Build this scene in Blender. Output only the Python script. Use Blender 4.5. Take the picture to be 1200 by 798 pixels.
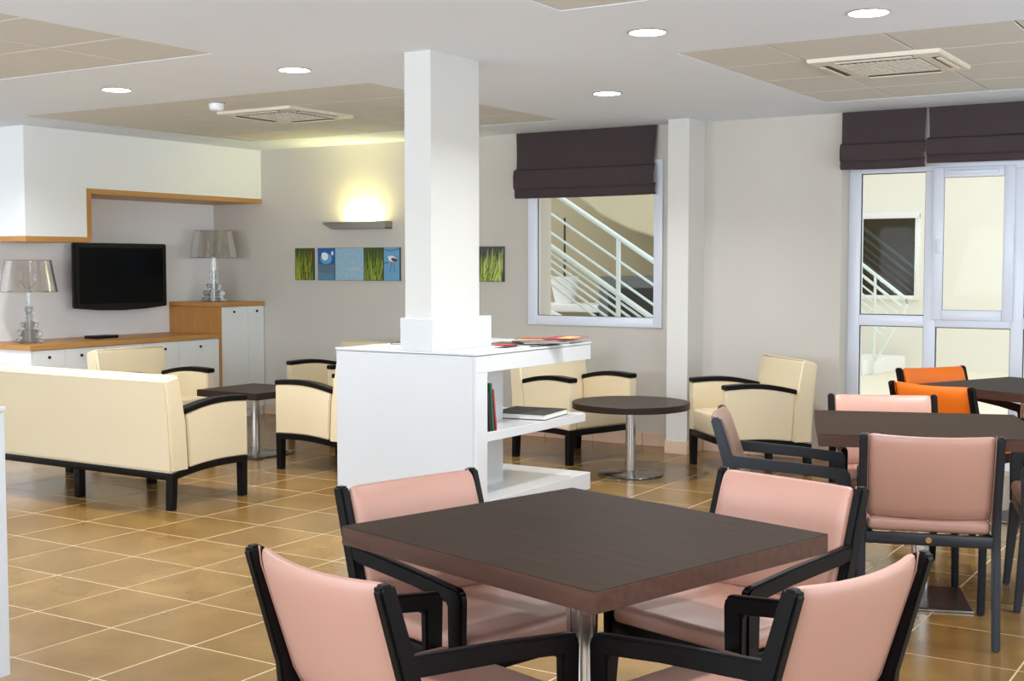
import bpy, bmesh, math, random
from mathutils import Vector, Matrix
random.seed(7)
R = math.radians
for o in list(bpy.data.objects): bpy.data.objects.remove(o, do_unlink=True)
sc = bpy.context.scene
COL = sc.collection

# ------------------------------------------------------------------ camera
cd = bpy.data.cameras.new('camera'); cam = bpy.data.objects.new('camera', cd); COL.objects.link(cam)
cam.location = (0, 0, 1.42); cam.rotation_euler = (math.pi/2-.059265, 0, .562249)
cd.sensor_width = 36; cd.lens = 36*1493.16/1200; cd.clip_start = .05; cd.clip_end = 200
sc.camera = cam

# ------------------------------------------------------------------ world, exposure
w = bpy.data.worlds.new('sky'); sc.world = w; w.use_nodes = True
bg = w.node_tree.nodes['Background']; bg.inputs[0].default_value = (.93, .96, 1, 1); bg.inputs[1].default_value = .87
sc.view_settings.view_transform = 'Standard'; sc.view_settings.look = 'None'
sc.view_settings.exposure = 0.9; sc.view_settings.gamma = 1; sc.view_settings.use_curve_mapping = False

def area(name, loc, rot, sx, sy, energy, col=(1, 1, 1), spread=180, shape='RECTANGLE'):
    l = bpy.data.lights.new(name, 'AREA'); l.shape = shape; l.size = sx; l.size_y = sy
    l.energy = energy; l.color = col; l.spread = R(spread)
    o = bpy.data.objects.new(name, l); COL.objects.link(o); o.location = loc; o.rotation_euler = rot
    return o
# added fill lamps in place of daylight at the windows of the unseen walls (front wall Y=-2.5, right wall X=2.4)
for wx in (-6.6, -3.6, -.6):
    area('daylight_fill_front', (wx, -2.62, 1.5), (R(-90-50), 0, R(180)), 2.3, 1.7, 122, (.74, .87, 1))
for wy in (.2, 3.4, 6.6):
    area('daylight_fill_right', (2.52, wy, 1.5), (R(90+25), 0, R(90)), 2.3, 1.7, 40, (.74, .87, 1))

# ------------------------------------------------------------------ materials
def lin(c):
    c = c/255
    return c/12.92 if c <= .04045 else ((c+.055)/1.055)**2.4
def rgb(*c): return (lin(c[0]), lin(c[1]), lin(c[2]), 1)
MATS = {}
def base(name):
    m = bpy.data.materials.new(name); m.use_nodes = True; MATS[name] = m
    nt = m.node_tree; return m, nt, nt.nodes['Principled BSDF']
def M(name, col, rough=.5, metal=0, vary=.06, scale=8, bump=0, bscale=60, spec=.5, stretch=None, coat=0, rnd=0):
    m, nt, p = base(name); N = nt.nodes; L = nt.links
    tc = N.new('ShaderNodeTexCoord'); mp = N.new('ShaderNodeMapping'); L.new(tc.outputs['Object'], mp.inputs[0])
    if stretch: mp.inputs['Scale'].default_value = stretch
    no = N.new('ShaderNodeTexNoise'); no.inputs['Scale'].default_value = scale; no.inputs['Detail'].default_value = 4
    L.new(mp.outputs[0], no.inputs['Vector'])
    mx = N.new('ShaderNodeMix'); mx.data_type = 'RGBA'
    c = rgb(*col)
    mx.inputs[6].default_value = tuple(min(1, x*(1-vary*1.6)) for x in c[:3])+(1,)
    mx.inputs[7].default_value = tuple(min(1, x*(1+vary*1.6)) for x in c[:3])+(1,)
    L.new(no.outputs['Fac'], mx.inputs[0]); out = mx.outputs[2]
    if rnd:
        oi = N.new('ShaderNodeObjectInfo'); hs = N.new('ShaderNodeHueSaturation')
        mr = N.new('ShaderNodeMapRange'); mr.inputs[3].default_value = 1-rnd; mr.inputs[4].default_value = 1+rnd
        L.new(oi.outputs['Random'], mr.inputs[0]); L.new(mr.outputs[0], hs.inputs['Value']); L.new(out, hs.inputs['Color']); out = hs.outputs[0]
    L.new(out, p.inputs['Base Color'])
    p.inputs['Roughness'].default_value = rough; p.inputs['Metallic'].default_value = metal
    p.inputs['Specular IOR Level'].default_value = spec; p.inputs['Coat Weight'].default_value = coat
    if bump:
        n2 = N.new('ShaderNodeTexNoise'); n2.inputs['Scale'].default_value = bscale; n2.inputs['Detail'].default_value = 3
        L.new(mp.outputs[0], n2.inputs['Vector'])
        b = N.new('ShaderNodeBump'); b.inputs['Strength'].default_value = bump; b.inputs['Distance'].default_value = .004
        L.new(n2.outputs['Fac'], b.inputs['Height']); L.new(b.outputs[0], p.inputs['Normal'])
    return m
def EM(name, col, strength):
    m, nt, p = base(name); p.inputs['Base Color'].default_value = (*col, 1)
    p.inputs['Emission Color'].default_value = (*col, 1); p.inputs['Emission Strength'].default_value = strength; return m
def CLEAR(name, tint, ior, gloss=.03, extra=0.0, body=0.0):
    m, nt, p = base(name); N = nt.nodes; L = nt.links; N.remove(p)
    t = N.new('ShaderNodeBsdfTransparent'); t.inputs[0].default_value = (*tint, 1)
    g = N.new('ShaderNodeBsdfGlossy'); g.inputs['Roughness'].default_value = gloss; g.inputs[0].default_value = (1, 1, 1, 1)
    f = N.new('ShaderNodeFresnel'); f.inputs[0].default_value = ior
    a = N.new('ShaderNodeMath'); a.operation = 'ADD'; a.use_clamp = True; a.inputs[1].default_value = extra; L.new(f.outputs[0], a.inputs[0])
    x = N.new('ShaderNodeMixShader'); L.new(a.outputs[0], x.inputs[0]); L.new(t.outputs[0], x.inputs[1]); L.new(g.outputs[0], x.inputs[2])
    out = x
    if body:
        d = N.new('ShaderNodeBsdfDiffuse'); d.inputs[0].default_value = (.8, .8, .79, 1)
        y = N.new('ShaderNodeMixShader'); y.inputs[0].default_value = body; L.new(x.outputs[0], y.inputs[1]); L.new(d.outputs[0], y.inputs[2]); out = y
    L.new(out.outputs[0], N['Material Output'].inputs[0]); return m

M('plaster', (202, 195, 184), .75, vary=.012, scale=2, bump=.05, bscale=180)
M('plaster_pale', (216, 212, 204), .7, vary=.01, scale=2, bump=.04, bscale=180)
M('tv_wall_paint', (242, 241, 242), .7, vary=.01, scale=2, bump=.04, bscale=180)
M('plaster_white', (207, 204, 198), .7, vary=.01, scale=2, bump=.04, bscale=180)
M('ceiling_paint', (231, 240, 251), .8, vary=.01, scale=2)
M('lacquer', (206, 206, 206), .22, vary=.006, scale=2)
M('cabinet_white', (238, 239, 238), .35, vary=.008, scale=2)
M('grout', (196, 174, 140), .8, vary=.06, scale=20)
M('skirting', (214, 182, 156), .35, vary=.06, scale=10, rnd=.04)
M('oak', (190, 138, 72), .4, vary=.14, scale=6, stretch=(6, .6, 9), bump=.04)
M('oak_side', (184, 128, 64), .4, vary=.14, scale=6, stretch=(6, 9, .6), bump=.04)
M('wenge_top', (44, 31, 22), .5, vary=.42, scale=5, stretch=(.8, 9, 9), bump=.06, bscale=40, spec=.06)
M('wenge_edge', (72, 48, 37), .5, spec=.2, vary=.3, scale=5, stretch=(.8, 9, 9), bump=.05)
M('wenge_dark', (50, 38, 32), .4, spec=.12, vary=.12, scale=9, stretch=(1.2, 14, 14), bump=.05)
M('black_wood', (14, 12, 12), .36, vary=.12, scale=10, stretch=(3, 3, 3), spec=.15)
M('black_wood_blue_lit', (23, 25, 32), .36, vary=.12, scale=10)  # black wood with bluish window light painted into its colour
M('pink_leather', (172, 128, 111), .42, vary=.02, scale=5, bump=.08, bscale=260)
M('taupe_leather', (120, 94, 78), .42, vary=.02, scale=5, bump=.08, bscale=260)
M('orange_leather', (226, 108, 8), .5, vary=.03, scale=5, bump=.08, bscale=260)
M('cream_leather', (222, 205, 171), .5, vary=.015, scale=4, bump=.07, bscale=240)
M('steel', (205, 203, 200), .2, metal=1, vary=.05, scale=30, stretch=(1, 1, .1))
M('steel_dark', (120, 116, 112), .16, metal=1, vary=.05, scale=20)
M('brushed', (170, 168, 162), .38, metal=1, vary=.04, scale=20)
M('brass', (200, 165, 95), .3, metal=1)
M('blind', (102, 88, 89), .85, vary=.07, scale=12, bump=.25, bscale=500, spec=.2)
M('pvc', (226, 229, 238), .3, vary=.008)
M('gasket', (50, 52, 56), .6)
M('tv_black', (14, 14, 15), .3, vary=.05, spec=.3)
M('screen', (3, 3, 4), .2, vary=.02, spec=.15)
M('plastic_white', (236, 236, 236), .35, vary=.01)
M('ac_cream', (226, 218, 202), .4, vary=.01)
M('dark_slot', (44, 42, 40), .6)
M('rail_paint', (226, 238, 236), .35, vary=.02)
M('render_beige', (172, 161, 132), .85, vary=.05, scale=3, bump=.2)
M('render_beige_lit', (196, 187, 157), .85, vary=.04, scale=3, bump=.2)  # lighter copy of the beige render, light on the soffit put into the colour
M('render_cream', (236, 234, 222), .85, vary=.02, scale=2, bump=.15)
M('paving', (236, 228, 206), .8, vary=.03, scale=4)
M('concrete_white', (240, 240, 238), .7, vary=.03)
M('grey_metal', (96, 98, 98), .5, vary=.06)
M('canvas_edge', (70, 72, 66), .7)
M('paper', (238, 234, 224), .7, vary=.02)
for n, c in dict(red=(170, 40, 45), crimson=(140, 25, 50), green=(25, 85, 55), navy=(28, 28, 42), yellow=(215, 175, 70), black=(28, 26, 26),
                 ochre=(150, 110, 60), pinkish=(215, 170, 160), grey=(120, 118, 116), brown=(88, 60, 46), charcoal=(70, 70, 66),
                 grass_a=(120, 140, 30), grass_b=(165, 180, 60), grass_c=(62, 78, 22), grass_d=(205, 210, 150), reed=(96, 50, 24), swan=(232, 240, 246), deepblue=(24, 92, 158),
                 slate=(92, 112, 128), sky=(148, 182, 200), lake=(104, 158, 196), water=(86, 130, 160), rust=(120, 50, 36), forest=(38, 56, 44), mist=(182, 188, 184), bill=(190, 160, 100), legs=(60, 60, 66)).items():
    M('ink_'+n, c, .55, vary=.12, scale=40)
EM('lamp_disc', (1, .97, .9), 9)
EM('lamp_warm', (1, .93, .5), 6)
CLEAR('glass', (.98, .99, .985), 1.08, .01)
CLEAR('far_glass', (.10, .13, .15), 1.7, .03, .05)
CLEAR('clear_plastic', (.86, .86, .85), 1.5, .1, .14, .05)
CLEAR('smoke_shade', (.88, .87, .855), 1.35, .1, .12, .04)

def tile_mat():
    m, nt, p = base('floor_tile'); N = nt.nodes; L = nt.links
    tc = N.new('ShaderNodeTexCoord'); oi = N.new('ShaderNodeObjectInfo')
    ad = N.new('ShaderNodeVectorMath'); ad.operation = 'MULTIPLY_ADD'; ad.inputs[1].default_value = (1, 1, 1)
    cx = N.new('ShaderNodeCombineXYZ'); mu = N.new('ShaderNodeMath'); mu.operation = 'MULTIPLY'; mu.inputs[1].default_value = 37
    L.new(oi.outputs['Random'], mu.inputs[0]); L.new(mu.outputs[0], cx.inputs[0]); L.new(mu.outputs[0], cx.inputs[1])
    L.new(tc.outputs['Object'], ad.inputs[0]); L.new(cx.outputs[0], ad.inputs[2])
    n = N.new('ShaderNodeTexNoise'); n.inputs['Scale'].default_value = 3.2; n.inputs['Detail'].default_value = 4; n.inputs['Roughness'].default_value = .5
    L.new(ad.outputs[0], n.inputs['Vector'])
    r = N.new('ShaderNodeValToRGB'); e = r.color_ramp.elements
    e[0].position = .30; e[0].color = rgb(114, 83, 38); e[1].position = .72; e[1].color = rgb(139, 106, 56)
    x = e.new(.5); x.color = rgb(126, 94, 46)
    L.new(n.outputs['Fac'], r.inputs[0])
    hs = N.new('ShaderNodeHueSaturation'); mr = N.new('ShaderNodeMapRange'); mr.inputs[3].default_value = .93; mr.inputs[4].default_value = 1.06
    L.new(oi.outputs['Random'], mr.inputs[0]); L.new(mr.outputs[0], hs.inputs['Value']); L.new(r.outputs[0], hs.inputs['Color']); L.new(hs.outputs[0], p.inputs['Base Color'])
    p.inputs['Roughness'].default_value = .2; p.inputs['Specular IOR Level'].default_value = .5
    n2 = N.new('ShaderNodeTexNoise'); n2.inputs['Scale'].default_value = 9; L.new(ad.outputs[0], n2.inputs['Vector'])
    mr2 = N.new('ShaderNodeMapRange'); mr2.inputs[3].default_value = .2; mr2.inputs[4].default_value = .27; p.inputs['Roughness'].default_value = .23
tile_mat()
def acoustic_mat():
    m, nt, p = base('acoustic'); N = nt.nodes; L = nt.links
    tc = N.new('ShaderNodeTexCoord')
    v = N.new('ShaderNodeTexVoronoi'); v.inputs['Scale'].default_value = 70; v.inputs['Randomness'].default_value = 0; L.new(tc.outputs['Object'], v.inputs['Vector'])
    r = N.new('ShaderNodeValToRGB'); e = r.color_ramp.elements
    e[0].position = .22; e[0].color = rgb(158, 156, 150); e[1].position = .30; e[1].color = rgb(214, 213, 207)
    L.new(v.outputs['Distance'], r.inputs[0]); L.new(r.outputs[0], p.inputs['Base Color']); p.inputs['Roughness'].default_value = .85
acoustic_mat()

# ------------------------------------------------------------------ mesh helpers
def merge(bm, t):
    me = bpy.data.meshes.new('tmp'); t.to_mesh(me); t.free(); bm.from_mesh(me); bpy.data.meshes.remove(me)
def box(bm, lo, hi, bev=0, seg=2, mi=0, mat=None):
    t = bmesh.new(); bmesh.ops.create_cube(t, size=1)
    s = [hi[i]-lo[i] for i in range(3)]
    for v in t.verts: v.co = Vector([lo[i]+(v.co[i]+.5)*s[i] for i in range(3)])
    if bev: bmesh.ops.bevel(t, geom=list(t.edges), offset=min(bev, min(s)*.49), segments=seg, affect='EDGES', profile=.5)
    for f in t.faces: f.material_index = mi
    if mat: t.transform(mat)
    merge(bm, t)
def cyl(bm, p0, p1, r0, r1=None, seg=20, bev=0, mi=0):
    r1 = r0 if r1 is None else r1
    p0 = Vector(p0); p1 = Vector(p1); d = p1-p0
    t = bmesh.new(); bmesh.ops.create_cone(t, cap_ends=True, segments=seg, radius1=r0, radius2=r1, depth=d.length)
    if bev:
        bmesh.ops.bevel(t, geom=[e for e in t.edges if e.calc_face_angle(0) > 1], offset=bev, segments=2, affect='EDGES')
    for f in t.faces: f.material_index = mi
    t.transform(Matrix.Translation((p0+p1)/2) @ d.to_track_quat('Z', 'Y').to_matrix().to_4x4()); merge(bm, t)
def prism(bm, pts, axis, a, b, bev=0, seg=2, mi=0, mat=None):
    """polygon pts (2D) extruded along axis from a to b. axis y: pts=(x,z); axis x: pts=(y,z); axis z: pts=(x,y)"""
    t = bmesh.new()
    f3 = {'y': lambda p, k: (p[0], k, p[1]), 'x': lambda p, k: (k, p[0], p[1]), 'z': lambda p, k: (p[0], p[1], k)}[axis]
    A = [t.verts.new(f3(p, a)) for p in pts]; B = [t.verts.new(f3(p, b)) for p in pts]
    t.faces.new(A); t.faces.new(B[::-1]); n = len(pts)
    for i in range(n): t.faces.new((A[i], B[i], B[(i+1) % n], A[(i+1) % n]))
    bmesh.ops.recalc_face_normals(t, faces=list(t.faces))
    if bev: bmesh.ops.bevel(t, geom=[e for e in t.edges if e.calc_face_angle(0) > .6], offset=bev, segments=seg, affect='EDGES')
    for f in t.faces: f.material_index = mi
    if mat: t.transform(mat)
    merge(bm, t)
def lathe(bm, prof, seg=28, c=(0, 0), mi=0):
    rings = []
    for r, z in prof: rings.append([bm.verts.new((c[0]+r*math.cos(2*math.pi*k/seg), c[1]+r*math.sin(2*math.pi*k/seg), z)) for k in range(seg)])
    for a, b in zip(rings, rings[1:]):
        for k in range(seg):
            f = bm.faces.new((a[k], a[(k+1) % seg], b[(k+1) % seg], b[k])); f.material_index = mi
    for ring, rev in ((rings[0], True), (rings[-1], False)):
        f = bm.faces.new(ring[::-1] if rev else ring); f.material_index = mi
def tube(bm, pts, r, seg=10, mi=0):
    pts = [Vector(p) for p in pts]; rings = []
    for i, p in enumerate(pts):
        d = (pts[min(i+1, len(pts)-1)]-pts[max(i-1, 0)]).normalized(); q = d.to_track_quat('Z', 'Y')
        rings.append([bm.verts.new(p+q @ Vector((r*math.cos(2*math.pi*k/seg), r*math.sin(2*math.pi*k/seg), 0))) for k in range(seg)])
    for a, b in zip(rings, rings[1:]):
        for k in range(seg): bm.faces.new((a[k], a[(k+1) % seg], b[(k+1) % seg], b[k])).material_index = mi
    bm.faces.new(rings[0][::-1]); bm.faces.new(rings[-1])
def obj(name, bm, mats, parent=None, smooth=True, loc=None, rot=None):
    me = bpy.data.meshes.new(name)
    bmesh.ops.recalc_face_normals(bm, faces=list(bm.faces))
    bm.to_mesh(me); bm.free()
    for m in (mats if isinstance(mats, (list, tuple)) else [mats]): me.materials.append(MATS[m])
    if smooth:
        for p in me.polygons: p.use_smooth = True
        try: me.set_sharp_from_angle(angle=R(35))
        except Exception: pass
    o = bpy.data.objects.new(name, me); COL.objects.link(o)
    if parent: o.parent = parent
    if loc: o.location = loc
    if rot: o.rotation_euler = rot
    return o
def B(*boxes, bev=0, seg=2):
    bm = bmesh.new()
    for lo, hi in boxes: box(bm, lo, hi, bev, seg)
    return bm
def tag(o, label, cat, group=None):
    o['label'] = label; o['category'] = cat
    if group: o['group'] = group
    return o
def struct(o, label=None):
    o['kind'] = 'structure'
    if label: o['label'] = label
    return o
def thing(name, label, cat, loc=(0, 0, 0), rz=0, group=None):
    o = bpy.data.objects.new(name, None); COL.objects.link(o); o.empty_display_size = .1
    o.location = loc; o.rotation_euler = (0, 0, rz); return tag(o, label, cat, group)
def dup(root, loc, rz, label, group=None, swap=None):
    def cp(o, par):
        c = o.copy()
        if o.data and swap:
            names = [m.name for m in o.data.materials]
            if any(n in swap for n in names):
                key = o.data.name+str(sorted(swap.items()))
                if key not in CACHE:
                    d = o.data.copy()
                    for i, n in enumerate(names):
                        if n in swap: d.materials[i] = MATS[swap[n]]
                    CACHE[key] = d
                c.data = CACHE[key]
        COL.objects.link(c); c.parent = par
        for ch in o.children: cp(ch, c)
        return c
    r = cp(root, None); r.location = loc; r.rotation_euler = (0, 0, rz); r['label'] = label
    if group: r['group'] = group
    return r
CACHE = {}

# ------------------------------------------------------------------ room shell
ZC = 2.5; XL = -9.11; XR = 2.4; YF = -2.5; YB = 9.0
# floor: slab of grout with single tiles on it
floor = struct(obj('floor', B(((XL-.3, YF-.3, -.15), (XR+.3, YB+.3, -.0007))), 'grout', smooth=False), 'glossy brown square tiled floor with pale joints')
PX, PY, OX, OY = .4445, .4445, -3.508, 3.325
f, pt, yaw = 1493.16, .059265, .562249
def proj(x, y, z):
    cy, sy, cp, sp = math.cos(yaw), math.sin(yaw), math.cos(pt), math.sin(pt)
    d = Vector((x, y, z-1.42)); fw = Vector((-sy*cp, cy*cp, -sp)); r = Vector((cy, sy, 0)); u = r.cross(fw)
    k = d.dot(fw)
    if k < .2: return None
    return 600+f*d.dot(r)/k, 399-f*d.dot(u)/k, k
tiles = []
for i in range(-16, 16):
    for j in range(-14, 16):
        x0 = OX+i*PX; y0 = OY+j*PY
        if x0+PX < XL+.01 or x0 > XR-.01 or y0+PY < YF or y0 > YB-.01: continue
        c = proj(x0+PX/2, y0+PY/2, 0); score = 1e6+abs(x0)+abs(y0)
        if c and -60 < c[0] < 1260 and c[1] < 850: score = c[2]
        tiles.append((score, x0, y0))
tiles.sort()
tb = B(((.0035, .0035, -.003), (PX-.0035, PY-.0035, .0)), bev=0)
bmesh.ops.bevel(tb, geom=[e for e in tb.edges if all(v.co.z > -.001 for v in e.verts)], offset=.0006, segments=1, affect='EDGES')
tm = bpy.data.meshes.new('tile'); tb.to_mesh(tm); tb.free(); tm.materials.append(MATS['floor_tile'])
def clipped(x0, y0): return x0 < XL or x0+PX > XR or y0 < YF or y0+PY > YB
rest = bmesh.new(); n = 0
for s, x0, y0 in tiles:
    if n < 300 and not clipped(x0, y0):
        o = bpy.data.objects.new('tile', tm); COL.objects.link(o); o.parent = floor; o.location = (x0, y0, 0); n += 1
    else:
        box(rest, (max(x0+.0035, XL), max(y0+.0035, YF), -.003), (min(x0+PX-.0035, XR), min(y0+PY-.0035, YB), 0))
o = obj('floor_tiling', rest, 'floor_tile', floor, smooth=False); o['kind'] = 'stuff'

# back wall with two openings
W1 = (-5.47, -4.32, .965, 2.2); W2 = (-2.885, .55, 0.0, 2.2)
def wall_y(name, y0, y1, x0, x1, holes, mat, z1=ZC+.1):
    bm = bmesh.new(); x = x0
    for a, b, c, d in sorted(holes):
        box(bm, (x, y0, 0), (a, y1, z1))
        if c > 0: box(bm, (a, y0, 0), (b, y1, c))
        box(bm, (a, y0, d), (b, y1, z1)); x = b
    box(bm, (x, y0, 0), (x1, y1, z1)); return obj(name, bm, mat, smooth=False)
struct(wall_y('wall_back', YB, YB+.3, XL-.3, XR+.3, [W1, W2], 'plaster'), 'taupe painted back wall with two window openings')
struct(obj('wall_left', B(((XL-.3, YF-.3, 0), (XL, YB, ZC+.1))), 'tv_wall_paint', smooth=False), 'white painted wall behind the television')
struct(wall_y('wall_front', YF-.3, YF, XL, XR+.3, [(wx-1.2, wx+1.2, .6, 2.4) for wx in (-6.6, -3.6, -.6)], 'plaster'))
bm = bmesh.new(); y = YF
for wy in (.2, 3.4, 6.6):
    box(bm, (XR, y, 0), (XR+.3, wy-1.2, ZC+.1)); box(bm, (XR, wy-1.2, 0), (XR+.3, wy+1.2, .6)); box(bm, (XR, wy-1.2, 2.4), (XR+.3, wy+1.2, ZC+.1)); y = wy+1.2
box(bm, (XR, y, 0), (XR+.3, YB, ZC+.1)); struct(obj('wall_right', bm, 'plaster', smooth=False))
# pilaster
struct(obj('trim_1', B(((-4.115, 8.715, 0), (-3.945, YB, ZC))), 'plaster_pale', smooth=False), 'pale pilaster on the back wall beside the small window')
# skirting tiles
sk = struct(obj('baseboard_back', B(((XL, YB-.004, 0), (-4.115, YB, .095)), ((-3.945, YB-.004, 0), (-2.885, YB, .095)), ((-4.119, 8.711, 0), (-3.941, 8.715, .095)), ((-3.945, 8.711, 0), (-3.941, YB, .095))), 'grout', smooth=False), 'brown tile skirting along the back wall')
def skt(lo, hi): obj('skirting_tile', B((lo, hi), bev=.002, seg=1), 'skirting', sk)
x = -8.45
while x < -2.9:
    a, b = x+.002, min(x+.442, -2.89)
    if not (b > -4.115 and a < -3.94): skt((a, YB-.012, 0), (b, YB-.004, .1))
    elif a < -4.115: skt((a, YB-.012, 0), (-4.122, YB-.004, .1))
    if a < -3.93 < b: skt((-3.93, YB-.012, 0), (b, YB-.004, .1))
    x += .4445
skt((-4.123, 8.703, 0), (-3.937, 8.711, .1)); skt((-3.941, 8.713, 0), (-3.933, YB-.013, .1))

# ceiling with four coffers of acoustic tiles
COF = [(-8.0, -4.82, 2.0, 4.77), (-8.0, -4.80, 6.02, 8.33), (-2.80, .9, 6.02, 8.37), (-2.76, .9, 2.0, 4.77)]
xs = sorted({XL-.3, XR+.3} | {c[0] for c in COF} | {c[1] for c in COF}); ys = sorted({YF-.3, YB+.3} | {c[2] for c in COF} | {c[3] for c in COF})
bm = bmesh.new()
for a, b in zip(xs, xs[1:]):
    for c, d in zip(ys, ys[1:]):
        mx, my = (a+b)/2, (c+d)/2
        if any(q[0] < mx < q[1] and q[2] < my < q[3] for q in COF): continue
        bm.faces.new([bm.verts.new(p) for p in ((a, c, ZC), (a, d, ZC), (b, d, ZC), (b, c, ZC))])
for x0, x1, y0, y1 in COF:
    P = [(x0, y0), (x1, y0), (x1, y1), (x0, y1)]
    for k in range(4):
        p, q = P[k], P[(k+1) % 4]; bm.faces.new([bm.verts.new(v) for v in ((*p, ZC), (*q, ZC), (*q, ZC+.06), (*p, ZC+.06))])
bmesh.ops.remove_doubles(bm, verts=list(bm.verts), dist=1e-4)
box(bm, (XL-.3, YF-.3, ZC+.06), (XR+.3, YB+.3, ZC+.16))
ceil = struct(obj('ceiling', bm, 'ceiling_paint', smooth=False), 'white plaster ceiling with recessed acoustic tile fields')
for ci, (x0, x1, y0, y1) in enumerate(COF):
    gx = [x0]; x = x1 if ci < 2 else x0+.47
    if ci < 2:
        gx = [x1]; x = x1-.575
        while x > x0+.1: gx.append(x); x -= .6
        gx.append(x0); gx = gx[::-1]
    else:
        while x < x1-.1: gx.append(x); x += .58
        gx.append(x1)
    gy = [y0]; y = y0+.595
    if ci in (0, 3):
        gy = [y1]; y = y1-.56
        while y > y0+.1: gy.append(y); y -= .57
        gy.append(y0); gy = gy[::-1]
    else:
        while y < y1-.1: gy.append(y); y += .61
        gy.append(y1)
    for a, b in zip(gx, gx[1:]):
        for c, d in zip(gy, gy[1:]):
            obj('ceiling_tile', B(((-(b-a)/2+.005, -(d-c)/2+.005, -.01), ((b-a)/2-.005, (d-c)/2-.005, .01)), bev=.003, seg=1), 'acoustic', ceil, smooth=False, loc=((a+b)/2, (c+d)/2, ZC+.0115))
    obj('tile_grid', B(((x0, y0, ZC+.014), (x1, y1, ZC+.02))), 'dark_slot', ceil, smooth=False)

# column standing in the bookcase
struct(obj('trim_2', B(((-3.965, 5.262, .975), (-3.80, 5.70, ZC))), 'plaster_white', smooth=False), 'slim white column rising from the bookcase to the ceiling')

# ------------------------------------------------------------------ windows
def frame(bm, x0, x1, z0, z1, y0, y1, t, bev=.004):
    box(bm, (x0, y0, z0), (x0+t, y1, z1), bev); box(bm, (x1-t, y0, z0), (x1, y1, z1), bev)
    box(bm, (x0+t, y0, z0), (x1-t, y1, z0+t), bev); box(bm, (x0+t, y0, z1-t), (x1-t, y1, z1), bev)
win1 = struct(bpy.data.objects.new('window_1', None), 'fixed square window with white frame looking on outdoor stair rails'); COL.objects.link(win1)
bm = bmesh.new(); frame(bm, -5.505, -4.285, .93, 2.235, YB-.02, YB+.06, .075); obj('window_frame', bm, 'pvc', win1)
bm = bmesh.new(); frame(bm, -5.432, -4.358, 1.003, 2.162, YB+.02, YB+.03, .006, 0); obj('gasket', bm, 'gasket', win1)
obj('pane', B(((-5.43, YB+.03, 1.005), (-4.36, YB+.04, 2.16))), 'glass', win1, smooth=False)
win2 = struct(bpy.data.objects.new('window_2', None), 'tall white framed window wall with opening sash and low panes'); COL.objects.link(win2)
y0, y1 = 9.17, 9.25
bm = bmesh.new()
VX = [-2.885, -2.30, -1.715, -1.13, -.545, .04, .55]
box(bm, (-2.885, y0, 0), (-2.80, y1, 2.2), .004); box(bm, (.47, y0, 0), (.55, y1, 2.2), .004)
box(bm, (-2.80, y0, 2.075), (.47, y1, 2.2), .004); box(bm, (-2.80, y0, 0), (.47, y1, .1), .004)
for v in VX[1:-1]: box(bm, (v-.04, y0, .1), (v+.04, y1, 2.075), .004)
for k, (a, b) in enumerate(zip(VX, VX[1:])): box(bm, (a+.04 if k else -2.80, y0, .983), (b-.04 if k < 5 else .47, y1, 1.06), .004)
obj('window_frame', bm, 'pvc', win2)
for k, (a, b) in enumerate(zip(VX, VX[1:])):
    l = a+.04 if k else -2.80; r = b-.04 if k < 5 else .47
    if k % 2 == 1:
        bm = bmesh.new(); frame(bm, l-.02, r+.015, 1.035, 2.095, y0-.03, y0+.02, .07, .006)
        s = obj('sash', bm, 'pvc', win2)
        bm = bmesh.new(); frame(bm, l+.046, r-.051, 1.101, 2.029, y0-.012, y0-.006, .006, 0); obj('gasket', bm, 'gasket', s)
        obj('pane', B(((l+.05, y0-.01, 1.105), (r-.055, y0, 2.025))), 'glass', s, smooth=False)
        obj('trickle_vent', B(((l+.09, y0-.045, 2.045), (r-.09, y0-.03, 2.075)), bev=.006), 'pvc', s)
        obj('handle', B(((l+.01, y0-.05, 1.50), (l+.03, y0-.03, 1.60)), bev=.006), 'pvc', s)
    else:
        bm = bmesh.new(); frame(bm, l, r, 1.06, 2.075, y0+.02, y0+.03, .006, 0); obj('gasket', bm, 'gasket', win2)
        obj('pane', B(((l, y0+.03, 1.06), (r, y0+.04, 2.075))), 'glass', win2, smooth=False)
    bm = bmesh.new(); frame(bm, l, r, .1, .983, y0+.02, y0+.03, .006, 0); obj('gasket', bm, 'gasket', win2)
    obj('pane', B(((l, y0+.03, .1), (r, y0+.04, .983))), 'glass', win2, smooth=False)

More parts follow.
